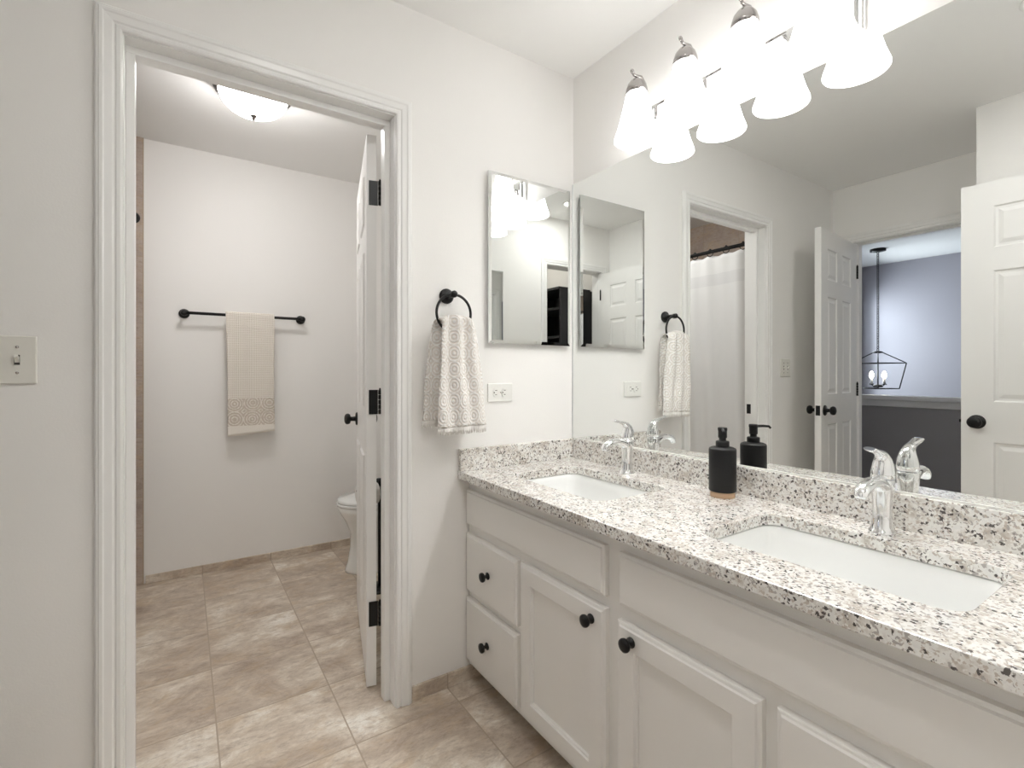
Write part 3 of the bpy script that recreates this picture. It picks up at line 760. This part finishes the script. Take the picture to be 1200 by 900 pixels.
b = B(); b.loft([oval(-.44, .186, .247, .215, .391), oval(-.44, .190, .250, .215, .398), oval(-.44, .188, .248, .215, .408)]); obj('seat', b, PORC, t)
b = B(); b.loft([oval(-.44, .186, .245, .215, .410), oval(-.44, .188, .247, .215, .415), oval(-.44, .180, .238, .21, .428), oval(-.44, .120, .16, .15, .434)]); obj('lid', b, PORC, t)
b = B(); b.box(-.215, -.012, TY - .225, TY + .225, .385, .735); obj('tank', b, PORC, t, bevel=.022, seg=4)
b = B(); b.box(-.222, -.006, TY - .232, TY + .232, .736, .765); obj('tank_lid', b, PORC, t, bevel=.008, seg=3)
b = B(); b.tube([(-.216, TY - .16, .68), (-.232, TY - .16, .68)], .008, 10); b.tube([(-.232, TY - .165, .68), (-.234, TY - .10, .674)], [.006, .005], 10); obj('flush_lever', b, CHROME, t)
b = B(); b.box(-.215, -.16, TY - .11, TY + .11, .30, .387); obj('tank_neck', b, PORC, t, bevel=.01)

# paper stand beside the toilet
t = thing('toilet_paper_stand', 'black free-standing toilet paper stand glimpsed between door and jamb', 'toilet paper stand', (-.546, .955, 0))
X, Y = -.546, .955
b = B(); b.lathe([(0, 0), (.075, 0), (.077, .004), (.074, .010), (.02, .014), (0, .014)], (X, Y, 0), n=32); obj('base', b, BLACK, t)
b = B(); b.tube([(X, Y, .012), (X, Y, .565)], .009, 12); b.lathe([(0, 0), (.018, 0), (.022, .010), (.022, .075), (.016, .088), (0, .09)], (X, Y, .505), n=18); obj('pole', b, BLACK, t)
b = B(); b.tube([(X, Y, .545), (X - .004, Y - .02, .55), (X - .012, Y - .045, .545), (X - .03, Y - .05, .545), (X - .13, Y - .05, .545), (X - .135, Y - .05, .556)], .006, 10); obj('arm', b, BLACK, t)
r = B(); r.lathe([(.020, -.05), (.052, -.05), (.054, -.047), (.054, .047), (.052, .05), (.020, .05), (.020, -.05)], (X - .08, Y - .05, .532), (1, 0, 0), 32)
tag(obj('toilet_paper_roll', r, PAPER), 'white paper roll on the black stand beside the toilet', 'toilet paper')

# ------------------------------------------------------------------ tub, rod, curtain
t = thing('bathtub', 'white bathtub along the tiled wall behind the shower curtain', 'bathtub', (-2.0, .93, 0))
b = B()
def tub(i, z, r=.05): return rrect(-2.370 + i, -1.705 - i, .135 + i, YB - .010 - i, max(r, .02), 6, z)
b.loft([tub(0, 0, .02), tub(0, .36, .02), tub(.006, .372, .02), tub(.055, .372, .08), tub(.07, .355, .1), tub(.10, .16, .12), tub(.16, .10, .12)], caps=False); b.face(tub(.16, .10, .12)); b.face(tub(0, 0, .02)); obj('shell', b, PORC, t)
RXD = -1.655; RZD = 2.008
t = thing('curtain_rod', 'dark bronze shower curtain rod across the tub, seen through the doorway in the mirror', 'curtain rod', (RXD, .93, RZD))
b = B(); b.tube([(RXD, WT + .012, RZD), (RXD, YB - .012, RZD)], .0125, 16); obj('rod', b, BLACK, t)
for y, s_ in ((WT + .008, 1), (YB - .008, -1)):
    b = B(); b.lathe([(0, 0), (.032, 0), (.032, .006), (.018, .022), (.0, .022)], (RXD, y, RZD), (0, s_, 0), 24); obj('flange', b, BLACK, t)
t = thing('shower_curtain', 'white shower curtain hanging from the dark rod, seen in the wall mirror', 'shower curtain', (RXD, .93, .17))
rows = []
CY0, CY1 = .175, 1.58
ringy = [CY0 + .03 + (CY1 - CY0 - .06) * k / 11 for k in range(12)]
for j in range(61):
    v = j / 60; row = []
    for i in range(241):
        u = i / 240; y = CY0 + (CY1 - CY0) * u
        ph = 2 * PI * 11 * (u - .03 / (CY1 - CY0)) / (1 - .06 / (CY1 - CY0))
        sag = .012 * (1 - math.cos(ph)) / 2 * max(0, 1 - v * 12)
        a = .012 + .010 * min(1, v * 4)
        x = RXD - .004 + a * math.sin(ph * .5 + .4 * math.sin(3 * v)) * (.5 + .5 * math.sin(u * 17 + 1)) + .006 * math.sin(ph + 2 * v)
        row.append((x, y, 1.981 - sag - (1.981 - .17) * v))
    rows.append(row)
b = B(); b.loft(rows, caps=False, closed=False); obj('cloth', b, CURT, t, solid=.0015)
rp = None
for y in ringy:
    if rp is None:
        b = B(); b.torus((0, 0, -.008), .023, .0028, 'x', 28, 8); b.lathe([(0, -.004), (.007, -.003), (.008, 0), (.007, .003), (0, .004)], (0, 0, .015), (1, 0, 0), 12)
        rp = obj('curtain_ring', b, BLACK, t, world=False); base = Vector((RXD, .93, .17)); rp.location = Vector((RXD, y, RZD)) - base
    else:
        c = rp.copy(); C.objects.link(c); c.parent = t; c.location = Vector((RXD, y, RZD)) - base

# ------------------------------------------------------------------ hall pendant lantern
PX, PY = -4.62, .51
t = thing('pendant_lantern', 'black cage lantern pendant with candle bulbs hanging in the hall beyond the entry door', 'pendant light', (PX, PY, .99), R(25))
ZB, ZT, ZA = 1.000, 1.262, 1.372
b = B(); b.lathe([(0, H - ZB), (.07, H - ZB), (.07, H - ZB - .022), (.02, H - ZB - .03), (0, H - ZB - .03)], (0, 0, .01), n=28); obj('canopy', b, BLACK, t, world=False)
b = B(); z = H - .03 - .99 + .01; k = 0
zt = ZA - .99 + .02
while z > zt:
    b.torus((0, 0, z - .017), 0.0115, .0042, 'x' if k % 2 else 'y', 14, 6); z -= .026; k += 1
obj('chain', b, BLACK, t, world=False)
b = B(); zz = lambda q: q - .99
lo, hi = .125, .165
cor = [(1, 1), (-1, 1), (-1, -1), (1, -1)]
def bar(p, q, r=.0055): b.tube([p, q], r, 6)
for k in range(4):
    a, c = cor[k], cor[(k + 1) % 4]
    bar((a[0] * hi, a[1] * hi, zz(ZT)), (c[0] * hi, c[1] * hi, zz(ZT))); bar((a[0] * lo, a[1] * lo, zz(ZB)), (c[0] * lo, c[1] * lo, zz(ZB)))
    bar((a[0] * hi, a[1] * hi, zz(ZT)), (a[0] * lo, a[1] * lo, zz(ZB))); bar((a[0] * hi, a[1] * hi, zz(ZT)), (a[0] * .03, a[1] * .03, zz(ZA)))
b.lathe([(0, zz(ZA) + .02), (.03, zz(ZA) + .016), (.045, zz(ZA) + .006), (.045, zz(ZA) - .004), (0, zz(ZA) - .006)], n=20)
obj('cage', b, BLACK, t, world=False)
b = B(); bar((0, 0, zz(ZA)), (0, 0, zz(ZB) + .03), .006); b.lathe([(0, 0), (.04, .005), (.045, .02), (.02, .03), (0, .03)], (0, 0, zz(ZB) + .01), n=18)
CS = [(.075, 0), (0, .075), (-.075, 0), (0, -.075)]
for c in CS: b.tube([(0, 0, zz(ZB) + .03), (c[0] * .6, c[1] * .6, zz(ZB) + .015), (c[0], c[1], zz(ZB) + .04)], .004, 8); b.lathe([(0, 0), (.022, .004), (.022, .010), (0, .010)], (c[0], c[1], zz(ZB) + .038), n=14)
obj('candle_arms', b, BLACK, t, world=False)
bb = None
for c in CS:
    if bb is None:
        b = B(); b.lathe([(0, .0), (.010, 0), (.010, .055), (0, .055)], n=14); cd = obj('candle_sleeve', b, PLAST, t, world=False)
        b = B(); b.lathe([(0, .055), (.012, .060), (.021, .080), (.020, .100), (.010, .125), (0, .135)], n=16); bo = obj('bulb', b, CANDLE, cd, world=False); bb = cd
    else: cd = copy_tree(bb, t)
    cd.location = (c[0], c[1], zz(ZB) + .048)

# ------------------------------------------------------------------ closet shelving
t = thing('closet_shelving', 'dark shelving in the closet, a sliver reflected in the medicine cabinet', 'shelving', (-1.6, -2.4, 0))
b = B()
for y in (-2.96, -2.42, -1.86): b.box(-1.795, -1.42, y - .01, y + .01, 0, 1.93)
obj('side_panels', b, SHELFB, t)
for z in (.08, .48, .88, 1.22, 1.48, 1.74, 1.925):
    b = B(); b.box(-1.795, -1.415, -2.95, -1.87, z, z + .022); obj('shelf', b, SHELFB, t)
b = B(); b.box(-1.799, -1.79, -2.97, -1.85, 0, 1.93); obj('back_panel', b, SHELFB, t)

# unseen fill lamp added on the closet ceiling (behind the camera)
LX, LY = -1.25, -2.35
t = thing('closet_fill_light', 'round white fill light added on the closet ceiling behind the doorway', 'ceiling light', (LX, LY, H))
b = B(); b.lathe([(0, 0), (.17, 0), (.175, -.01), (.17, -.03), (.15, -.035), (0, -.03)], (LX, LY, H), n=40); obj('rim', b, PLAST, t)
b = B(); b.lathe([(.148, -.034), (.14, -.07), (.10, -.10), (.05, -.115), (0, -.12)], (LX, LY, H), n=40); obj('fill_diffuser', b, CLOSFILL, t)

# fill light added for cabinets and floor, shaped as a downlight, just in front of the closet doorway
DX, DY = -1.05, -1.27
t = thing('fill_downlight', 'small round fill light added in the bathroom ceiling near the closet doorway', 'ceiling light', (DX, DY, H))
b = B(); b.lathe([(.050, 0), (.072, 0), (.074, -.003), (.070, -.005), (.050, -.004), (.050, 0)], (DX, DY, H), n=40); obj('trim_ring', b, PLAST, t)
b = B(); b.lathe([(.050, -.002), (.03, -.0025), (0, -.0025)], (DX, DY, H), n=32); obj('lens', b, emis('fill_downlight_lens', (1, .988, .972), DOWN_FILL_E), t)

HX, HY = -3.03, -1.75  # fill lamp added out of view to brighten the hall half wall
t = thing('hall_fill_light', 'round flush fill light added on the hall ceiling outside the entry door', 'ceiling light', (HX, HY, H))
b = B(); b.lathe([(0, 0), (.15, 0), (.155, -.01), (.15, -.03), (.13, -.034), (0, -.03)], (HX, HY, H), n=40); obj('rim', b, BRONZE, t)
b = B(); b.lathe([(.129, -.033), (.12, -.065), (.085, -.09), (.04, -.102), (0, -.105)], (HX, HY, H), n=40); obj('fill_diffuser', b, emis('hall_fill_diffuser', (1, .985, .97), 26), t)
